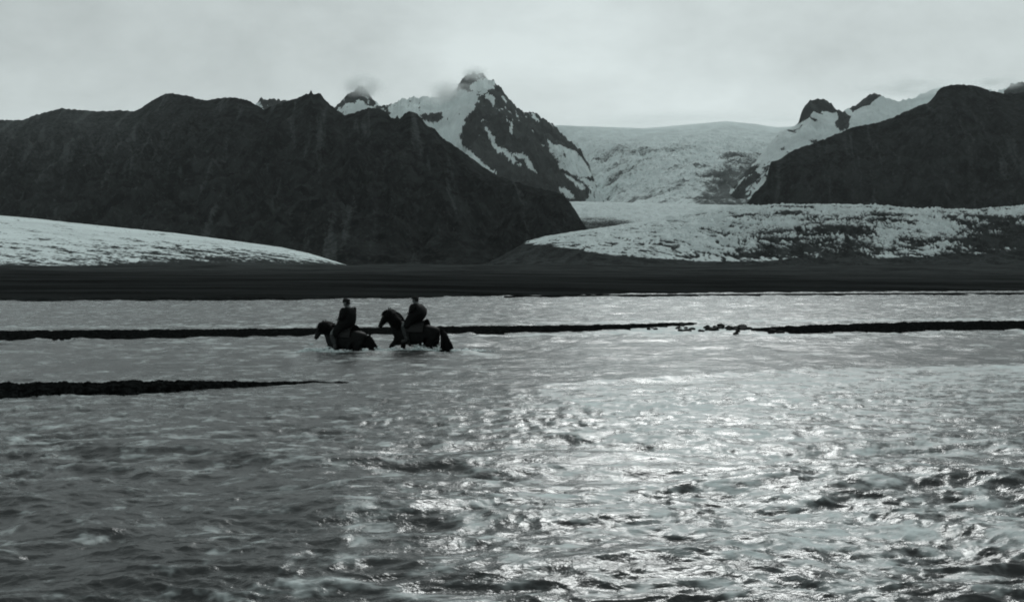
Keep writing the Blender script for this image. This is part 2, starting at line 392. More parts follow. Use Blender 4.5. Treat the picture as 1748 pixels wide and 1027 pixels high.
# crevassed right lobe
R_lobe = [(780, 472), (830, 452), (880, 424), (900, 411), (930, 404), (980, 396), (1040, 388), (1090, 381), (1140, 370), (1180, 362), (1230, 357), (1300, 353), (1400, 352), (1480, 354), (1560, 359),
          (1640, 362), (1700, 359), (1748, 354), (1900, 345), (2300, 330), (2950, 330)]
def crev(X, Y, Z, V, PX, PY):
    wx = X + 30 * fbm(X / 120, Y / 120, 3, 7); wy = Y + 30 * fbm(X / 120, Y / 120, 3, 8)
    amp = 5 + 22 * smooth(1060, 1330, PX)
    e = np.where(V <= 1, np.clip(V * 5, 0, 1) * (0.45 + 0.55 * np.clip((1 - V) * 3, 0, 1)), 0.4)
    a = (wx * 0.75 + wy * 0.66); b = (wy * 0.75 - wx * 0.66)
    r = ridged(a / 28, b / 70, 3, 14, 0.5); r2 = ridged(wx / 15, wy / 48, 4, 15, 0.6) * (0.7 + 0.9 * fbm(wx / 90, wy / 90, 2, 20))
    return Z + amp * e * (0.75 * np.clip(r, -0.6, 1) + 0.5 * r2) - amp * 0.7 * e
def snow_lobe(X, Y, Z, V, PX, PY):
    wx = X + 30 * fbm(X / 120, Y / 120, 3, 7); wy = Y + 30 * fbm(X / 120, Y / 120, 3, 8)
    a = (wx * 0.75 + wy * 0.66); b = (wy * 0.75 - wx * 0.66)
    r = ridged(a / 28, b / 70, 3, 14, 0.5); r2 = ridged(wx / 15, wy / 48, 4, 15, 0.6) * (0.7 + 0.9 * fbm(wx / 90, wy / 90, 2, 20))
    s = 0.34 + 1.1 * (r - 0.35) + 1.5 * (r2 - 0.3) + 0.45 * fbm(a / 150, b / 55, 4, 19, 0.6)
    def blob(cx, cy, rx, ry): return np.exp(-((PX - cx) / rx) ** 2 - ((PY - cy) / ry) ** 2)
    s = s - 0.35 * blob(1420, 405, 60, 18) + 0.30 * blob(1570, 392, 70, 22) + 0.25 * blob(1500, 430, 60, 14) + 0.25 * blob(1360, 378, 60, 7) - 0.2 * blob(1290, 366, 50, 6)
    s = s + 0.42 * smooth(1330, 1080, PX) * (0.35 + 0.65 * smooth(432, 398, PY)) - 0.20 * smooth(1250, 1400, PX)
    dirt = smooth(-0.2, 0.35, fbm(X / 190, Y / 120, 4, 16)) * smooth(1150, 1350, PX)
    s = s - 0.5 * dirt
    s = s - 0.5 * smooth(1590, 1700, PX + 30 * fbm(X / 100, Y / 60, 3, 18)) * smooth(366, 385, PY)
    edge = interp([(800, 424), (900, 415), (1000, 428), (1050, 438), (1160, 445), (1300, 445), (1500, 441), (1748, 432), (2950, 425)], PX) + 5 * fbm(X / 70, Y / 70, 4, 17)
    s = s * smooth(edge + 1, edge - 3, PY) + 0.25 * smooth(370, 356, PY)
    return s
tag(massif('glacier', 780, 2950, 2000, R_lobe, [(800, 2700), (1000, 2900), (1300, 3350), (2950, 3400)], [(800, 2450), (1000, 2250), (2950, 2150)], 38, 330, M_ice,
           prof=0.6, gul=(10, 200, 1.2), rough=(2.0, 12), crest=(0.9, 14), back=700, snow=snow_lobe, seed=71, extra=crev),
    'wide crevassed glacier tongue with jagged white ice at the right', 'glacier', kind='structure')

# left glacier tongue
R_lg = [(-1200, 300), (-400, 345), (-100, 362), (0, 368), (60, 373), (120, 380), (200, 388), (300, 398), (400, 411), (480, 422), (530, 433), (575, 447), (620, 462), (700, 480)]
def snow_lg(X, Y, Z, V, PX, PY):
    top = interp(R_lg, PX)
    bot = interp([(-1200, 470), (0, 458), (150, 458), (240, 446), (330, 444), (450, 446), (560, 450), (700, 458)], PX)
    t = (PY - top) / (bot - top)
    n = fbm(X / 70, Y / 26 , 5, 101, 0.6) + 0.5 * fbm(X / 22 + Y / 60, Y / 10, 3, 102)
    core = 1.0 - 0.55 * t - 0.18 * smooth(0.25, 0.5, t) * smooth(140, 300, PX)
    s = core + 0.95 * n + 0.5 * fbm(X / 14, Y / 9, 3, 103, 0.7) * smooth(0.1, 0.4, t) * smooth(0.15, 0.5, t)
    isl = inpoly(PX + 3 * n, PY + 2 * n, [(218, 445), (232, 440), (240, 442), (234, 448)]) | inpoly(PX + 3 * n, PY + 2 * n, [(200, 458), (216, 457), (214, 461), (202, 461)]) | \
        inpoly(PX + 3 * n, PY, [(108, 457), (122, 453), (124, 458), (110, 461)])
    return np.where(isl, 1, np.clip(s, 0, 1) * smooth(1.25, 0.9, t))
tag(massif('glacier', -1200, 700, 1300, R_lg, [(-1200, 2900), (0, 2700), (700, 2500)], [(-1200, 1800), (0, 1900), (700, 2250)], [(-1200, 30), (400, 30), (700, 32)], 260, M_ice_l,
           prof=0.75, gul=(6, 90, 0.6), rough=(1.6, 18), crest=(0.5, 12), back=600, snow=snow_lg, seed=83),
    'low glacier tongue sloping down to the right below the dark mountain, dirty at its foot', 'glacier', kind='structure')

# ------------------------------------------------------------------ river
def lineY(pts, px): return dist(interp(pts, px))
STEP = [(-1200, 720), (700, 690), (860, 668), (940, 660), (1180, 644), (1400, 632), (1748, 620), (2950, 610)]
def make_water():
    d = [3.2]
    while d[-1] < 30: d.append(d[-1] + max(0.012, d[-1] ** 2 / (1098 * CAMH) * 0.62))
    while d[-1] < 130: d.append(d[-1] + 0.24 * (d[-1] / 30) ** 0.5)
    while d[-1] < 620: d.append(d[-1] * 1.008)
    d = np.array(d)
    px = np.concatenate([np.linspace(-1200, -60, 160), np.linspace(-55, 1800, 1150), np.linspace(1806, 2950, 160)])
    Y = d[:, None] * np.ones(len(px)); PX = np.broadcast_to(px, Y.shape); X = (PX - CX) / F * Y
    PY = HOR + F * CAMH / Y
    wx = X + 0.7 * fbm(X / 3.5, Y / 3.5, 3, 200); wy = Y + 0.5 * fbm(X / 3, Y / 3, 3, 201)
    near = smooth(24, 9, Y)
    patch = smooth(-0.35, 0.35, fbm(X / 7, Y / 5, 3, 215)); chop = 0.6 + 0.6 * patch
    z = near * 0.19 * fbm(wx / 4.2, wy / 1.6, 3, 205, 0.4)
    m1 = ridged(wx / 2.1 + 7, wy / 0.9, 2, 210) - 0.3
    z += (0.036 + 0.012 * near) * m1 * smooth(70, 30, Y)
    m2 = ridged(wx / 0.90, wy / 0.44, 2, 220) - 0.3
    z += chop * 0.036 * m2 * smooth(36, 18, Y)
    m5 = ridged(wx / 0.42, wy / 0.22, 2, 230)
    z += chop * 0.023 * m5 * smooth(30, 17, Y)
    z += 0.004 * fbm(X / 0.13, Y / 0.09, 2, 231) * smooth(14, 8, Y)
    m3 = ridged(wx / 2.6, wy / 2.2, 2, 240) - 0.3
    z += 0.11 * smooth(16, 45, Y) * smooth(160, 70, Y) * m3
    m4 = fbm(X / 7, Y / 6, 3, 241)
    z += 0.45 * smooth(50, 130, Y) * m4
    # riffle step: a line of standing wavelets across the right half
    ys = lineY(STEP, PX); q = (Y - ys)
    on = smooth(840, 980, PX) * smooth(1560, 1380, PX)
    z += 0.07 * on * np.exp(-(q / 0.45) ** 2)
    # wake of the horses
    for hx, hy in HORSES:
        wk = np.exp(-((Y - (hy - 1.25 + 0.10 * (X - hx))) / 0.35) ** 2) * smooth(-2.2, -0.8, X - hx) * smooth(3.0, 1.0, X - hx)
        z += 0.07 * wk
    far = smooth(14, 40, Y)
    st = (1 - far) * fbm(wx / 0.50 + 3, wy / 0.34, 4, 251, 0.8) + far * fbm(wx / 1.7, wy / 1.6, 4, 252, 0.75)
    big = fbm(wx / 5.0, wy / 2.2, 4, 253, 0.65); vbig = fbm(X / 14, Y / 9, 4, 254, 0.6)
    foam_and_glare = 0.06 + 0.09 * far + 0.95 * st + 0.22 * (m2 + 0.6 * (m5 - 0.3)) * (1 - far) + 0.10 * big + 0.12 * vbig  # fine streaks put speckled highlights into the water colour along with froth
    right = smooth(700, 1200, PX)  # next terms paint the brighter sky reflection on the right into the water colour
    foam_and_glare += 0.24 * smooth(840, 1020, PX) * smooth(0.0, -0.25, q) * smooth(-17, -2, q)
    foam_and_glare += 0.10 * right * smooth(0.2, -1.0, q)
    foam_and_glare += 0.16 * smooth(0.0, 0.45, big) * smooth(500, 950, PX) * smooth(0, -2, q)
    foam_and_glare -= 0.14 * smooth(700, 100, PX) * smooth(15, 10, Y) + 0.16 * smooth(dist(625), dist(612), Y) * smooth(dist(572), dist(585), Y) * smooth(700, 1000, PX)  # weaker glare at near left and above the step, painted as darker water
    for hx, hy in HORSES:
        foam_and_glare += 1.5 * np.exp(-(((X - hx) / 1.35) ** 2 + ((Y - hy + 0.35) / 0.55) ** 2) ** 1.0) * smooth(-0.25, 0.4, fbm(X / .35, Y / .25, 3, 255) + .3)
    foam_and_glare += 0.55 * np.exp(-((Y - dist(604) + 0.02 * (PX - 800)) / 0.7) ** 2) * smooth(770, 800, PX) * smooth(860, 830, PX)
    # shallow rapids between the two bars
    foam_and_glare += 0.62 * smooth(1010, 1120, PX) * smooth(1400, 1300, PX) * np.exp(-((PY - interp([(1010, 570), (1200, 563), (1400, 566)], PX)) / 7.0) ** 2)
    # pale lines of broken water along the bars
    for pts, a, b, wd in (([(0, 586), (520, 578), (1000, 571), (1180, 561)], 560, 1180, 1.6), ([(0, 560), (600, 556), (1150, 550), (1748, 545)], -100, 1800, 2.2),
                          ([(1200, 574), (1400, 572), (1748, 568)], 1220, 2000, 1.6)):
        foam_and_glare += 0.30 * smooth(a, a + 60, PX) * smooth(b, b - 60, PX) * np.exp(-((PY - interp(pts, PX)) / wd) ** 2)
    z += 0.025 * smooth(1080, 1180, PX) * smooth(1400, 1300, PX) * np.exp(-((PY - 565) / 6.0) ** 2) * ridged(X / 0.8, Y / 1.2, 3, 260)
    return grid_obj('river', X, Y, z, M_water, {'foam_and_glare': foam_and_glare})
HORSES = [((590 - CX) / F * 34.2, 34.2), ((710 - CX) / F * 34.9, 34.9)]
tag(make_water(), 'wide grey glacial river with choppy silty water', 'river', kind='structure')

# ------------------------------------------------------------------ gravel bars
def bar(pts, h, label, seed, n=700, edge=0.4):
    a = pts[0][0]; b = pts[-1][0]
    px = np.linspace(a, b, n)
    pf = interp([(p[0], p[1]) for p in pts], px); pn = interp([(p[0], p[2]) for p in pts], px)
    wob = fbm(px / 26, px * 0, 4, seed, 0.6)
    Yf = dist(pf); Yn = dist(pn)
    wd = (Yf - Yn); Yn = Yn + edge * np.minimum(wd * 0.35, 1.0) * fbm(px / 18, px * 0 + 3, 4, seed + 1, 0.6)
    v = np.linspace(0, 1, 40)[:, None]
    Y = Yn + (Yf - Yn) * v
    X = (px - CX) / F * Y
    taper = np.clip(wd / 2.0, 0, 1) ** 0.5
    prof = np.minimum(smooth(0, 0.30, v), smooth(1, 0.7, v))
    Z = -0.12 + (h + 0.12) * prof * taper * (1 + 0.2 * wob) + (0.03 + 0.07 * prof) * fbm(X / 0.45, Y / 0.6, 5, seed + 2, 0.8) * np.clip(wd / 3, 0, 1)
    o = grid_obj('gravel_bar', X, Y, Z, M_bar)
    return tag(o, label, 'gravel bar', kind='structure')
bar([(-400, 664, 698), (0, 660, 685), (150, 657, 680), (300, 656, 672), (420, 655, 664), (480, 653, 659), (540, 651, 656), (610, 651, 654.5), (680, 651, 652.3)], 0.14,
    'low dark gravel bar nearest the camera, tapering out from the left edge', 301)
bar([(-700, 566, 592), (0, 565, 585), (300, 563, 582), (560, 561, 578), (760, 558, 574), (900, 557, 571), (1040, 556, 567), (1130, 554, 560), (1190, 553.5, 555)], 0.14,
    'long thin dark gravel bar running behind the two riders', 311)
bar([(1290, 565, 568), (1345, 559, 572), (1400, 556, 573), (1500, 552, 572), (1600, 549, 570), (1748, 548, 567), (2300, 546, 564)], 0.17,
    'dark gravel bar at the right edge beyond the stony rapids', 321)
bar([(860, 508, 508.6), (980, 505.2, 507.2), (1200, 503.4, 506), (1500, 501.6, 504.6), (1748, 500.2, 503.6), (2300, 499, 503)], 0.3,
    'thin far gravel strip parting the farthest bright channel from the river', 331, edge=0.1)

# ------------------------------------------------------------------ stones in the rapids
M_stone = plain_mat('wet_stone', 0.012, 0.7, 0.4, 6, 0.05)
def stone_mesh(seed):
    bm = bmesh.new(); bmesh.ops.create_icosphere(bm, subdivisions=3, radius=1)
    r = random.Random(seed); off = [Vector((r.uniform(-1, 1), r.uniform(-1, 1), r.uniform(-1, 1))).normalized() for _ in range(9)]
    cut = [r.uniform(0.62, 0.9) for _ in off]
    for v in bm.verts:
        for d, c in zip(off, cut):
            k = v.co.dot(d)
            if k > c: v.co -= d * (k - c) * 0.85
        v.co.z *= 0.8
    me = bpy.data.meshes.new('rock'); bm.to_mesh(me); bm.free(); me.materials.append(M_stone)
    for p in me.polygons: p.use_smooth = True
    return me
stones = [stone_mesh(k) for k in range(5)]
r = random.Random(5)
for i in range(58):
    p = r.triangular(1060, 1370, 1260); t = (p - 1060) / 310
    py = 563 + 4 * (t - 0.3) + r.gauss(0, 3.2) * (0.6 + 0.6 * t)
    Y = dist(py); s = r.uniform(0.06, 0.13) * (0.7 + 0.8 * t)
    o = bpy.data.objects.new('rock', stones[i % 5]); C.collection.objects.link(o)
    o.location = ((p - CX) / F * Y, Y, 0.03 + s * 0.3); o.scale = (s * r.uniform(1, 1.8), s, s * r.uniform(0.8, 1.2)); o.rotation_euler = (0, 0, r.uniform(-0.5, 0.5))
    tag(o, 'small dark wet rock breaking the white rapids between the two gravel bars', 'rock', 'rocks in the shallow rapids')

# ------------------------------------------------------------------ horses and riders
def skin_mesh(name, verts, edges, radii, mat, parent=None, sub=2, root=0):
    me = bpy.data.meshes.new(name); me.from_pydata(verts, edges, [])
    o = bpy.data.objects.new(name, me); C.collection.objects.link(o)
    sk = o.modifiers.new('s', 'SKIN'); sk.use_smooth_shade = True
    for i, rr in enumerate(radii):
        d = me.skin_vertices[0].data[i]
        d.radius = rr if isinstance(rr, tuple) else (rr, rr)
        d.use_root = (i == root)
    ss = o.modifiers.new('d', 'SUBSURF'); ss.levels = sub; ss.render_levels = sub
    bpy.context.view_layer.update()
    dg = bpy.context.evaluated_depsgraph_get()
    nm = bpy.data.meshes.new_from_object(o.evaluated_get(dg)); nm.name = name
    o.modifiers.clear(); o.data = nm; bpy.data.meshes.remove(me)
    nm.materials.clear(); nm.materials.append(mat)
    for p in nm.polygons: p.use_smooth = True
    if parent: o.parent = parent
    return o

class Sk:
    def __init__(s): s.v = []; s.e = []; s.r = []
    def add(s, co, r, parent=None):
        s.v.append(co); s.r.append(r); i = len(s.v) - 1
        if parent is not None: s.e.append((parent, i))
        return i
    def chain(s, parent, pts):
        for co, r in pts: parent = s.add(co, r, parent)
        return parent

def tube_bm(pts, n=10):
    bm = bmesh.new(); prev = None
    for k, (co, rx, ry) in enumerate(pts):
        co = Vector(co); a = Vector(pts[max(k - 1, 0)][0]); b = Vector(pts[min(k + 1, len(pts) - 1)][0])
        t = (b - a).normalized(); side = Vector((0, 1, 0)); up = t.cross(side).normalized()
        ring = [bm.verts.new(co + side * math.cos(2 * math.pi * i / n) * ry + up * math.sin(2 * math.pi * i / n) * rx) for i in range(n)]
        if prev:
            for i in range(n): bm.faces.new((prev[i], prev[(i + 1) % n], ring[(i + 1) % n], ring[i]))
        else: bm.faces.new(ring[::-1])
        prev = ring
    bm.faces.new(prev); return bm

def squash_z(o, z0=1.5, k=0.86):
    for v in o.data.vertices:
        if v.co.z > z0: v.co.z = z0 + (v.co.z - z0) * (k if v.co.z < 2.1 else k) 
    return o

def bm_obj(name, bm, mat, parent=None, sub=0):
    bmesh.ops.recalc_face_normals(bm, faces=bm.faces[:])
    me = bpy.data.meshes.new(name); bm.to_mesh(me); bm.free(); me.materials.append(mat)
    for p in me.polygons: p.use_smooth = True
    o = bpy.data.objects.new(name, me); C.collection.objects.link(o)
    if parent: o.parent = parent
    return o

def strands(name, roots, length, dirf, mat, parent, rad=0.012, seed=0):
    """locks of hair: many thin tapered curved strips starting at the roots"""
    rr = random.Random(seed); bm = bmesh.new()
    for (co, k) in roots:
        p = Vector(co); d = Vector(dirf(k, rr)); ln = length * rr.uniform(0.7, 1.15); side = Vector((rr.uniform(-1, 1), rr.uniform(-1, 1), 0)).normalized()
        prev = None; nseg = 6
        for s in range(nseg + 1):
            t = s / nseg; wdt = rad * (1 - t * 0.85)
            d = (d + Vector((0, 0, -0.35))).normalized()
            ring = [bm.verts.new(p + side * wdt), bm.verts.new(p + d.cross(side) * wdt), bm.verts.new(p - side * wdt)]
            if prev:
                for i in range(3): bm.faces.new((prev[i], prev[(i + 1) % 3], ring[(i + 1) % 3], ring[i]))
            prev = ring; p = p + d * ln / nseg
    return bm_obj(name, bm, mat, parent)

M_h1 = plain_mat('dark_horse_coat', 0.0096, 0.6, 0.35, 9, 0.06)
M_h2 = plain_mat('black_horse_coat', 0.006599999999999999, 0.6, 0.35, 9, 0.06)
M_hair = plain_mat('horse_hair', 0.005399999999999999, 0.7, 0.3, 30, 0.06)
M_leather = plain_mat('leather', 0.018, 0.5, 0.3, 30, 0.4)
M_coat = plain_mat('dark_wool_coat', 0.0084, 0.9, 0.3, 40, 0.06)
M_coat2 = plain_mat('dark_oilskin_coat', 0.0072, 0.7, 0.3, 40, 0.06)
M_skin = plain_mat('weathered_skin', 0.12, 0.6, 0.15, 30)
M_felt = plain_mat('dark_felt', 0.012, 0.9, 0.3, 50)
M_trouser = plain_mat('grey_trousers', 0.035, 0.9, 0.3, 40)
M_eye = plain_mat('dark_eye', 0.006, 0.15, 0.1, 30, 0.5)

def horse(x, y, z, mat, label, head, fore, sc=1.0, rz=0.0):
    root = bpy.data.objects.new('horse', None); C.collection.objects.link(root)
    root.location = (x, y, z); root.scale = (sc, sc, sc); root.rotation_euler = (0, 0, rz)
    tag(root, label, 'horse', 'horses wading across the river')
    s = Sk()
    pel = s.add((0.50, 0, 1.13), (0.27, 0.25))
    rump = s.add((0.76, 0, 1.08), (0.22, 0.20), pel)
    mid = s.chain(pel, [((0.20, 0, 1.03), (0.33, 0.32)), ((-0.15, 0, 1.02), (0.34, 0.32))])
    ch = s.add((-0.42, 0, 1.08), (0.30, 0.29), mid)
    nb = s.add((-0.56, 0, 1.22), (0.17, 0.22), ch)
    hx, hz = head                              # poll position
    nm = s.add(((-0.56 + hx) / 2 - 0.02, 0, (1.22 + hz) / 2 + 0.03), (0.11, 0.17), nb)
    poll = s.add((hx, 0, hz), (0.09, 0.115), nm)
    ja = s.add((hx - 0.12, 0, hz - 0.12), (0.095, 0.125), poll)
    ns = s.add((hx - 0.24, 0, hz - 0.29), (0.065, 0.08), ja)
    s.add((hx - 0.31, 0, hz - 0.41), (0.058, 0.062), ns)
    for sg in (-1, 1):
        e = s.chain(poll, [((hx + 0.01, sg * 0.06, hz + 0.10), 0.03), ((hx + 0.01, sg * 0.075, hz + 0.19), 0.010)])
        f = fore[0 if sg < 0 else 1]
        s.chain(ch, [((-0.44, sg * 0.14, 0.86), (0.10, 0.12))] + [((a, sg * 0.15, b), q) for a, b, q in f])
        dx = 0.10 * sg
        s.chain(pel, [((0.52, sg * 0.15, 0.90), (0.15, 0.18)), ((0.48 + dx * 0.4, sg * 0.155, 0.74), 0.115), ((0.66 + dx, sg * 0.15, 0.50), 0.055),
                      ((0.64 + dx, sg * 0.15, 0.30), 0.040), ((0.61 + dx, sg * 0.15, 0.12), 0.042), ((0.58 + dx, sg * 0.15, 0.03), 0.055)])
    skin_mesh('body', s.v, s.e, s.r, mat, root)
    # mane and forelock
    rr = random.Random(3); roots = []
    a = Vector((-0.46, 0, 1.42)); b = Vector(((-0.56 + hx) / 2 + 0.03, 0, (1.22 + hz) / 2 + 0.20)); c = Vector((hx + 0.02, 0, hz + 0.12))
    for k in range(420):
        t = rr.random(); p = a.lerp(b, t * 2) if t < 0.5 else b.lerp(c, t * 2 - 1)
        sd_ = rr.choice((-1, -1, 1)); roots.append(((p.x + rr.uniform(-.02, .02), p.y + sd_ * 0.02, p.z), sd_))
    strands('mane', roots, 0.42, lambda k, q: (q.uniform(-0.1, 0.35), k * q.uniform(0.45, 0.9), q.uniform(0.1, 0.5)), M_hair, root, 0.032, 4)
    fl = [((hx - 0.02 + rr.uniform(-.02, .02), rr.uniform(-.05, .05), hz + 0.11), 0) for _ in range(50)]
    strands('forelock', fl, 0.26, lambda k, q: (-1.0, q.uniform(-0.4, 0.4), 0.3), M_hair, root, 0.016, 5)
    # tail
    tl = [((0.79 + rr.uniform(-.03, .03), rr.uniform(-.05, .05), 1.16 - rr.random() * 0.1), 0) for _ in range(200)]
    strands('tail', tl, 0.80, lambda k, q: (q.uniform(0.05, 0.4), q.uniform(-0.28, 0.28), 0.0), M_hair, root, 0.030, 6)
    # saddle, blanket, girth
    bm = bmesh.new(); nu, nv = 14, 17
    def saddle_surf(x0, x1, ry, rz_, zc, ang, lift):
        g = []
        for i in range(nu + 1):
            t = i / nu; row = []
            for j in range(nv + 1):
                a_ = math.radians(-ang + 2 * ang * j / nv)
                dip = lift * (abs(2 * t - 1) ** 2.2) * math.cos(a_) ** 2 if abs(a_) < math.pi / 2 else 0
                row.append(bm.verts.new((x0 + (x1 - x0) * t, math.sin(a_) * ry, zc + math.cos(a_) * rz_ + dip)))
            g.append(row)
        for i in range(nu):
            for j in range(nv): bm.faces.new((g[i][j], g[i + 1][j], g[i + 1][j + 1], g[i][j + 1]))
    saddle_surf(-0.22, 0.34, 0.345, 0.36, 1.04, 80, 0.07)
    bmesh.ops.solidify(bm, geom=bm.faces[:], thickness=-0.03)
    bm_obj('saddle', bm, M_leather, root)
    bm = bmesh.new(); nu, nv = 10, 24
    def ring_band(xc, wd, ry, rz_, zc):
        g = [[bm.verts.new((xc + wd * (i / 2 - 0.5), math.sin(2 * math.pi * j / 24) * ry, zc + math.cos(2 * math.pi * j / 24) * rz_)) for j in range(24)] for i in range(3)]
        for i in range(2):
            for j in range(24): bm.faces.new((g[i][j], g[i + 1][j], g[i + 1][(j + 1) % 24], g[i][(j + 1) % 24]))
    ring_band(-0.12, 0.09, 0.335, 0.35, 1.025); bmesh.ops.solidify(bm, geom=bm.faces[:], thickness=-0.012)
    bm_obj('girth', bm, M_leather, root)
    # bridle with reins
    bd = bmesh.new()
    def strap(bmm, p, q, r0=0.008):
        p = Vector(p); q = Vector(q); t = (q - p).normalized(); s_ = t.orthogonal().normalized(); u = t.cross(s_)
        ra = [bmm.verts.new(p + (s_ * math.cos(k) + u * math.sin(k)) * r0) for k in (0, 1.57, 3.14, 4.71)]
        rb = [bmm.verts.new(q + (s_ * math.cos(k) + u * math.sin(k)) * r0) for k in (0, 1.57, 3.14, 4.71)]
        for i in range(4): bmm.faces.new((ra[i], ra[(i + 1) % 4], rb[(i + 1) % 4], rb[i]))
    for sg in (-1, 1):
        m_ = (hx - 0.28, sg * 0.062, hz - 0.36)
        strap(bd, m_, (hx - 0.12, sg * 0.098, hz - 0.06)); strap(bd, (hx - 0.12, sg * 0.098, hz - 0.06), (hx, sg * 0.07, hz + 0.08))
        strap(bd, (hx - 0.23, sg * 0.07, hz - 0.25), (hx - 0.30, 0, hz - 0.22)); strap(bd, m_, (-0.62, sg * 0.20, 1.42), 0.007); strap(bd, (-0.62, sg * 0.20, 1.42), (-0.24, sg * 0.06, 1.62), 0.007)
    bm_obj('bridle', bd, M_leather, root)
    for sg in (-1, 1):
        bm = bmesh.new(); bmesh.ops.create_uvsphere(bm, u_segments=10, v_segments=8, radius=0.02)
        e = bm_obj('eye', bm, M_eye, root); e.location = (hx - 0.13, sg * 0.088, hz - 0.06)
    return root

def rider(x, y, z, label, coatm, hat, lean, sc=1.0, rz=0.0, kk=0.86, fat=0.0):
    squash = lambda o: squash_z(o, 1.5, kk)
    root = bpy.data.objects.new('person', None); C.collection.objects.link(root)
    root.location = (x, y, z); root.scale = (sc, sc, sc); root.rotation_euler = (0, 0, rz)
    tag(root, label, 'person', 'riders on the two horses')
    s = Sk(); lx = lean
    pel = s.add((0.10, 0, 1.50), (0.15, 0.17))
    wa = s.add((0.10 + lx * 0.3, 0, 1.68), (0.12, 0.15), pel)
    chs = s.add((0.09 + lx * 0.7, 0, 1.90), (0.13, 0.18), wa)
    nk = s.add((0.08 + lx, 0, 2.06), (0.06, 0.065), chs)
    hd0 = s.add((0.055 + lx * 1.1, 0, 2.14), (0.085, 0.075), nk)
    hd1 = s.add((0.05 + lx * 1.15, 0, 2.225), (0.098, 0.08), hd0)
    s.add((0.06 + lx * 1.15, 0, 2.29), (0.075, 0.062), hd1)
    s.chain(hd0, [((-0.045 + lx * 1.15, 0, 2.17), 0.02)])                       # nose
    for sg in (-1, 1):
        sh = s.add((0.09 + lx * 0.8, sg * 0.19, 1.98), 0.075, chs)
        el = s.add((0.06 + lx * 0.6, sg * 0.26, 1.72), 0.052, sh)
        wr = s.add((-0.17, sg * 0.11, 1.64), 0.032, el)
        pa = s.add((-0.22, sg * 0.085, 1.635), (0.035, 0.022), wr)
        for q in range(4):                                                        # fingers closed round the rein
            fz = 1.660 - q * 0.017; ln = (0.9, 1.0, 0.95, 0.75)[q]
            s.chain(pa, [((-0.255 - 0.01 * ln, sg * 0.075, fz), 0.009), ((-0.268 - 0.01 * ln, sg * (0.075 - 0.022 * ln), fz - 0.004), 0.0085), ((-0.248, sg * (0.07 - 0.034 * ln), fz - 0.006), 0.008)])
        s.chain(pa, [((-0.215, sg * 0.055, 1.668), 0.010), ((-0.245, sg * 0.045, 1.678), 0.009)])
        kn = s.chain(pel, [((-0.02, sg * 0.24, 1.42), (0.10, 0.11)), ((-0.27, sg * 0.34, 1.22), 0.075)])
        s.chain(kn, [((-0.20, sg * 0.355, 1.02), 0.062), ((-0.13, sg * 0.35, 0.80), 0.045), ((-0.18, sg * 0.35, 0.74), 0.045), ((-0.30, sg * 0.36, 0.73), 0.035)])
    squash(skin_mesh('body', s.v, s.e, s.r, M_skin, root))
    # coat: one skinned shell over trunk, arms and thighs
    s = Sk()
    pel = s.add((0.10, 0, 1.49), (0.24, 0.26)); wa = s.add((0.10 + lx * 0.3, 0, 1.68), (0.24 + fat, 0.26), pel)
    chs = s.add((0.09 + lx * 0.7, 0, 1.88), (0.235 + fat, 0.27), wa); s.add((0.08 + lx * 0.95, 0, 2.04), (0.125, 0.14), chs)
    s.chain(pel, [((0.24, 0, 1.38), (0.16, 0.22))])
    for sg in (-1, 1):
        sh = s.add((0.09 + lx * 0.8, sg * 0.21, 1.96), 0.12, chs)
        s.chain(sh, [((0.06 + lx * 0.6, sg * 0.29, 1.72), 0.10), ((-0.14, sg * 0.125, 1.645), 0.055)])
        s.chain(pel, [((-0.02, sg * 0.24, 1.41), (0.13, 0.14)), ((-0.16, sg * 0.33, 1.27), (0.12, 0.12)), ((-0.10, sg * 0.37, 1.10), (0.11, 0.09))])
    squash(skin_mesh('coat', s.v, s.e, s.r, coatm, root))
    for sg in (-1, 1):
        s = Sk(); k = s.add((-0.27, sg * 0.34, 1.21), 0.088)
        s.chain(k, [((-0.20, sg * 0.355, 1.02), 0.078), ((-0.145, sg * 0.35, 0.86), 0.066)])
        skin_mesh('trouser_leg', s.v, s.e, s.r, M_trouser, root)
        s = Sk(); k = s.add((-0.145, sg * 0.35, 0.90), 0.074)
        s.chain(k, [((-0.13, sg * 0.35, 0.79), 0.062), ((-0.18, sg * 0.35, 0.73), 0.058), ((-0.31, sg * 0.36, 0.72), 0.045)])
        skin_mesh('boot', s.v, s.e, s.r, M_leather, root)
    hx_ = 0.05 + lx * 1.15
    if hat == 'brim':
        bm = tube_bm([((hx_, 0, 2.245), .165, .155), ((hx_, 0, 2.255), .17, .16), ((hx_, 0, 2.262), .12, .105), ((hx_, 0, 2.33), .108, .095), ((hx_ , 0, 2.375), .085, .075), ((hx_, 0, 2.385), .03, .03)], 18)
    else:
        bm = tube_bm([((hx_ + .01, 0, 2.235), .112, .098), ((hx_, 0, 2.27), .12, .106), ((hx_ - .005, 0, 2.32), .112, .1), ((hx_ - 0.01, 0, 2.355), .075, .07), ((hx_, 0, 2.365), .02, .02)], 18)
    squash(bm_obj('hat', bm, M_felt, root))
    bm = bmesh.new()
    for k in range(60):
        bm_ = bmesh.ops.create_icosphere(bm, subdivisions=1, radius=0.018, matrix=Matrix.Translation((hx_ + 0.045 + random.uniform(-.02, .045), random.uniform(-.075, .075), 2.13 + random.uniform(0, .11))))
    squash(bm_obj('hair', bm, M_hair, root))
    return root

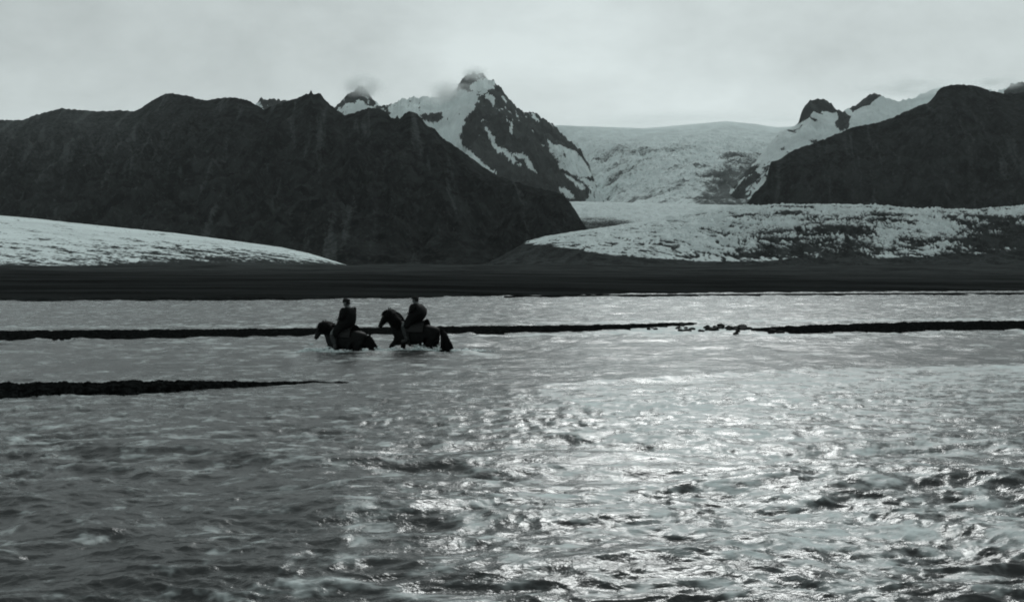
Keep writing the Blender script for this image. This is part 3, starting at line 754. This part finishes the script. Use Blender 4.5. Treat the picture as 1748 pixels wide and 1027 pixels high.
BED = -0.6
(h1x, h1y), (h2x, h2y) = HORSES
f_stand = [(-0.46, 0.50, 0.058), (-0.47, 0.30, 0.042), (-0.47, 0.12, 0.042), (-0.50, 0.03, 0.052)]
f_back = [(-0.40, 0.50, 0.058), (-0.34, 0.30, 0.042), (-0.30, 0.12, 0.042), (-0.32, 0.03, 0.052)]
f_lift = [(-0.70, 0.70, 0.062), (-0.74, 0.55, 0.044), (-0.60, 0.42, 0.042), (-0.56, 0.36, 0.052)]
horse(h1x, h1y, BED - 0.06, M_h1, 'leading dark horse with its head low, left of the other horse', (-0.76, 1.42), (f_stand, f_back), 1.05, -0.42)
horse(h2x, h2y, BED, M_h2, 'following black horse lifting a foreleg, right of the other horse', (-0.82, 1.60), (f_lift, f_stand), 1.12, -0.30)
rider(h1x, h1y, BED - 0.06, 'rider in a dark coat and cap on the leading left horse', M_coat, 'cap', -0.02, 1.05, -0.42)
rider(h2x, h2y, BED + 0.20, 'rider in a dark coat and brimmed hat on the following right horse', M_coat2, 'brim', -0.07, 1.02, -0.45, 0.70, 0.07)

# splashes round the legs
M_foam = plain_mat('splashed_water', 0.7, 0.4, 0.15, 30)
def splash(x, y, label, spots, seed):
    rr = random.Random(seed); bm = bmesh.new()
    for sx_, n_, w_, h_ in spots:
        for _ in range(n_):
            u = rr.gauss(0, 1); rad = rr.uniform(0.010, 0.036) * (1 if rr.random() < 0.85 else 1.5)
            p = (x + sx_ + u * w_, y - 0.25 + rr.gauss(0, 0.16), abs(rr.gauss(0, h_)) * max(0.2, 1 - abs(u) * 0.35) + 0.02)
            bmesh.ops.create_icosphere(bm, subdivisions=1, radius=rad, matrix=Matrix.Translation(p) @ Matrix.Diagonal((rr.uniform(1, 2.6), 1, rr.uniform(0.6, 1.3), 1)))
    return tag(bm_obj('splash', bm, M_foam), label, 'splash', kind='stuff')
splash(h1x, h1y, 'white splash around the legs of the leading horse', [(-1.0, 260, 0.2, 0.09), (-0.5, 260, 0.25, 0.07), (0.1, 160, 0.35, 0.04), (0.85, 320, 0.2, 0.10)], 1)
splash(h2x, h2y, 'white splash around the legs of the following horse', [(-0.6, 180, 0.3, 0.05), (0.2, 340, 0.2, 0.12), (0.7, 200, 0.2, 0.08), (1.5, 220, 0.35, 0.03)], 2)

# ------------------------------------------------------------------ haze over the whole valley
def haze(density):
    bm = bmesh.new(); bmesh.ops.create_cube(bm, size=1)
    me = bpy.data.meshes.new('haze'); bm.to_mesh(me); bm.free()
    o = bpy.data.objects.new('haze', me); C.collection.objects.link(o)
    o.scale = (40000, 19000, 2203); o.location = (0, 19000 / 2 - 800, 2203 / 2 - 3)
    m = bpy.data.materials.new('haze'); m.use_nodes = True; n = m.node_tree.nodes; n.clear()
    out = n.new('ShaderNodeOutputMaterial'); v = n.new('ShaderNodeVolumePrincipled')
    v.inputs['Color'].default_value = (0.9, 0.97, 0.97, 1); v.inputs['Density'].default_value = density
    m.node_tree.links.new(v.outputs[0], out.inputs['Volume']); me.materials.append(m)
    tag(o, 'thin pale haze over the whole valley', 'haze', kind='stuff')
haze(1e-5)

def cloud_wisp(px_, py_, Y, w_, h_, d_, dens, seed, label):  # local cloud volume, set within the haze box
    bm = bmesh.new(); bmesh.ops.create_icosphere(bm, subdivisions=4, radius=1)
    me = bpy.data.meshes.new('cloud_wisp'); bm.to_mesh(me); bm.free()
    o = bpy.data.objects.new('cloud_wisp', me); C.collection.objects.link(o)
    o.location = ((px_ - CX) / F * Y, Y, CAMH + (HOR - py_) / F * Y); o.scale = (w_ / F * Y, d_, h_ / F * Y)
    m = bpy.data.materials.new('cloud_wisp'); m.use_nodes = True; n = m.node_tree.nodes; l = m.node_tree.links; n.clear()
    out = n.new('ShaderNodeOutputMaterial'); v = n.new('ShaderNodeVolumePrincipled')
    v.inputs['Color'].default_value = (0.96, 1, 1, 1); v.inputs['Anisotropy'].default_value = 0.35
    t = n.new('ShaderNodeTexCoord')
    ln = n.new('ShaderNodeVectorMath'); ln.operation = 'LENGTH'; l.new(t.outputs['Object'], ln.inputs[0])
    k = n.new('ShaderNodeTexNoise'); k.noise_dimensions = '4D'; k.inputs['W'].default_value = seed; k.inputs['Scale'].default_value = 1.7
    k.inputs['Detail'].default_value = 5; k.inputs['Roughness'].default_value = 0.6; l.new(t.outputs['Object'], k.inputs['Vector'])
    a = n.new('ShaderNodeMath'); a.operation = 'MULTIPLY'
    l.new(ramp(n, l, ln.outputs['Value'], 0.25, 0.98, 1, 0), a.inputs[0]); l.new(ramp(n, l, k.outputs[0], 0.36, 0.66, 0, dens), a.inputs[1])
    l.new(a.outputs[0], v.inputs['Density']); l.new(v.outputs[0], out.inputs['Volume']); me.materials.append(m)
    tag(o, label, 'cloud_wisp', kind='stuff')
cloud_wisp(620, 146, 8750, 46, 26, 260, 0.012, 1.0, 'small wisp of cloud hanging on the minor summit left of the pointed peak')
cloud_wisp(775, 160, 8650, 62, 30, 300, 0.010, 2.0, 'pale cloud drifting against the left shoulder of the pointed peak')
cloud_wisp(812, 126, 8700, 34, 16, 200, 0.010, 5.0, 'wisp of cloud on the tip of the pointed peak')
cloud_wisp(1560, 150, 7700, 130, 24, 300, 0.007, 3.0, 'long pale cloud over the snowy ridge at the right')
cloud_wisp(1705, 142, 6800, 60, 14, 250, 0.008, 4.0, 'thin cloud behind the flat topped right mountain')
cloud_wisp(1180, 208, 11300, 330, 20, 500, 0.0030, 6.0, 'pale cloud lying low on the snow plateau above the icefall')
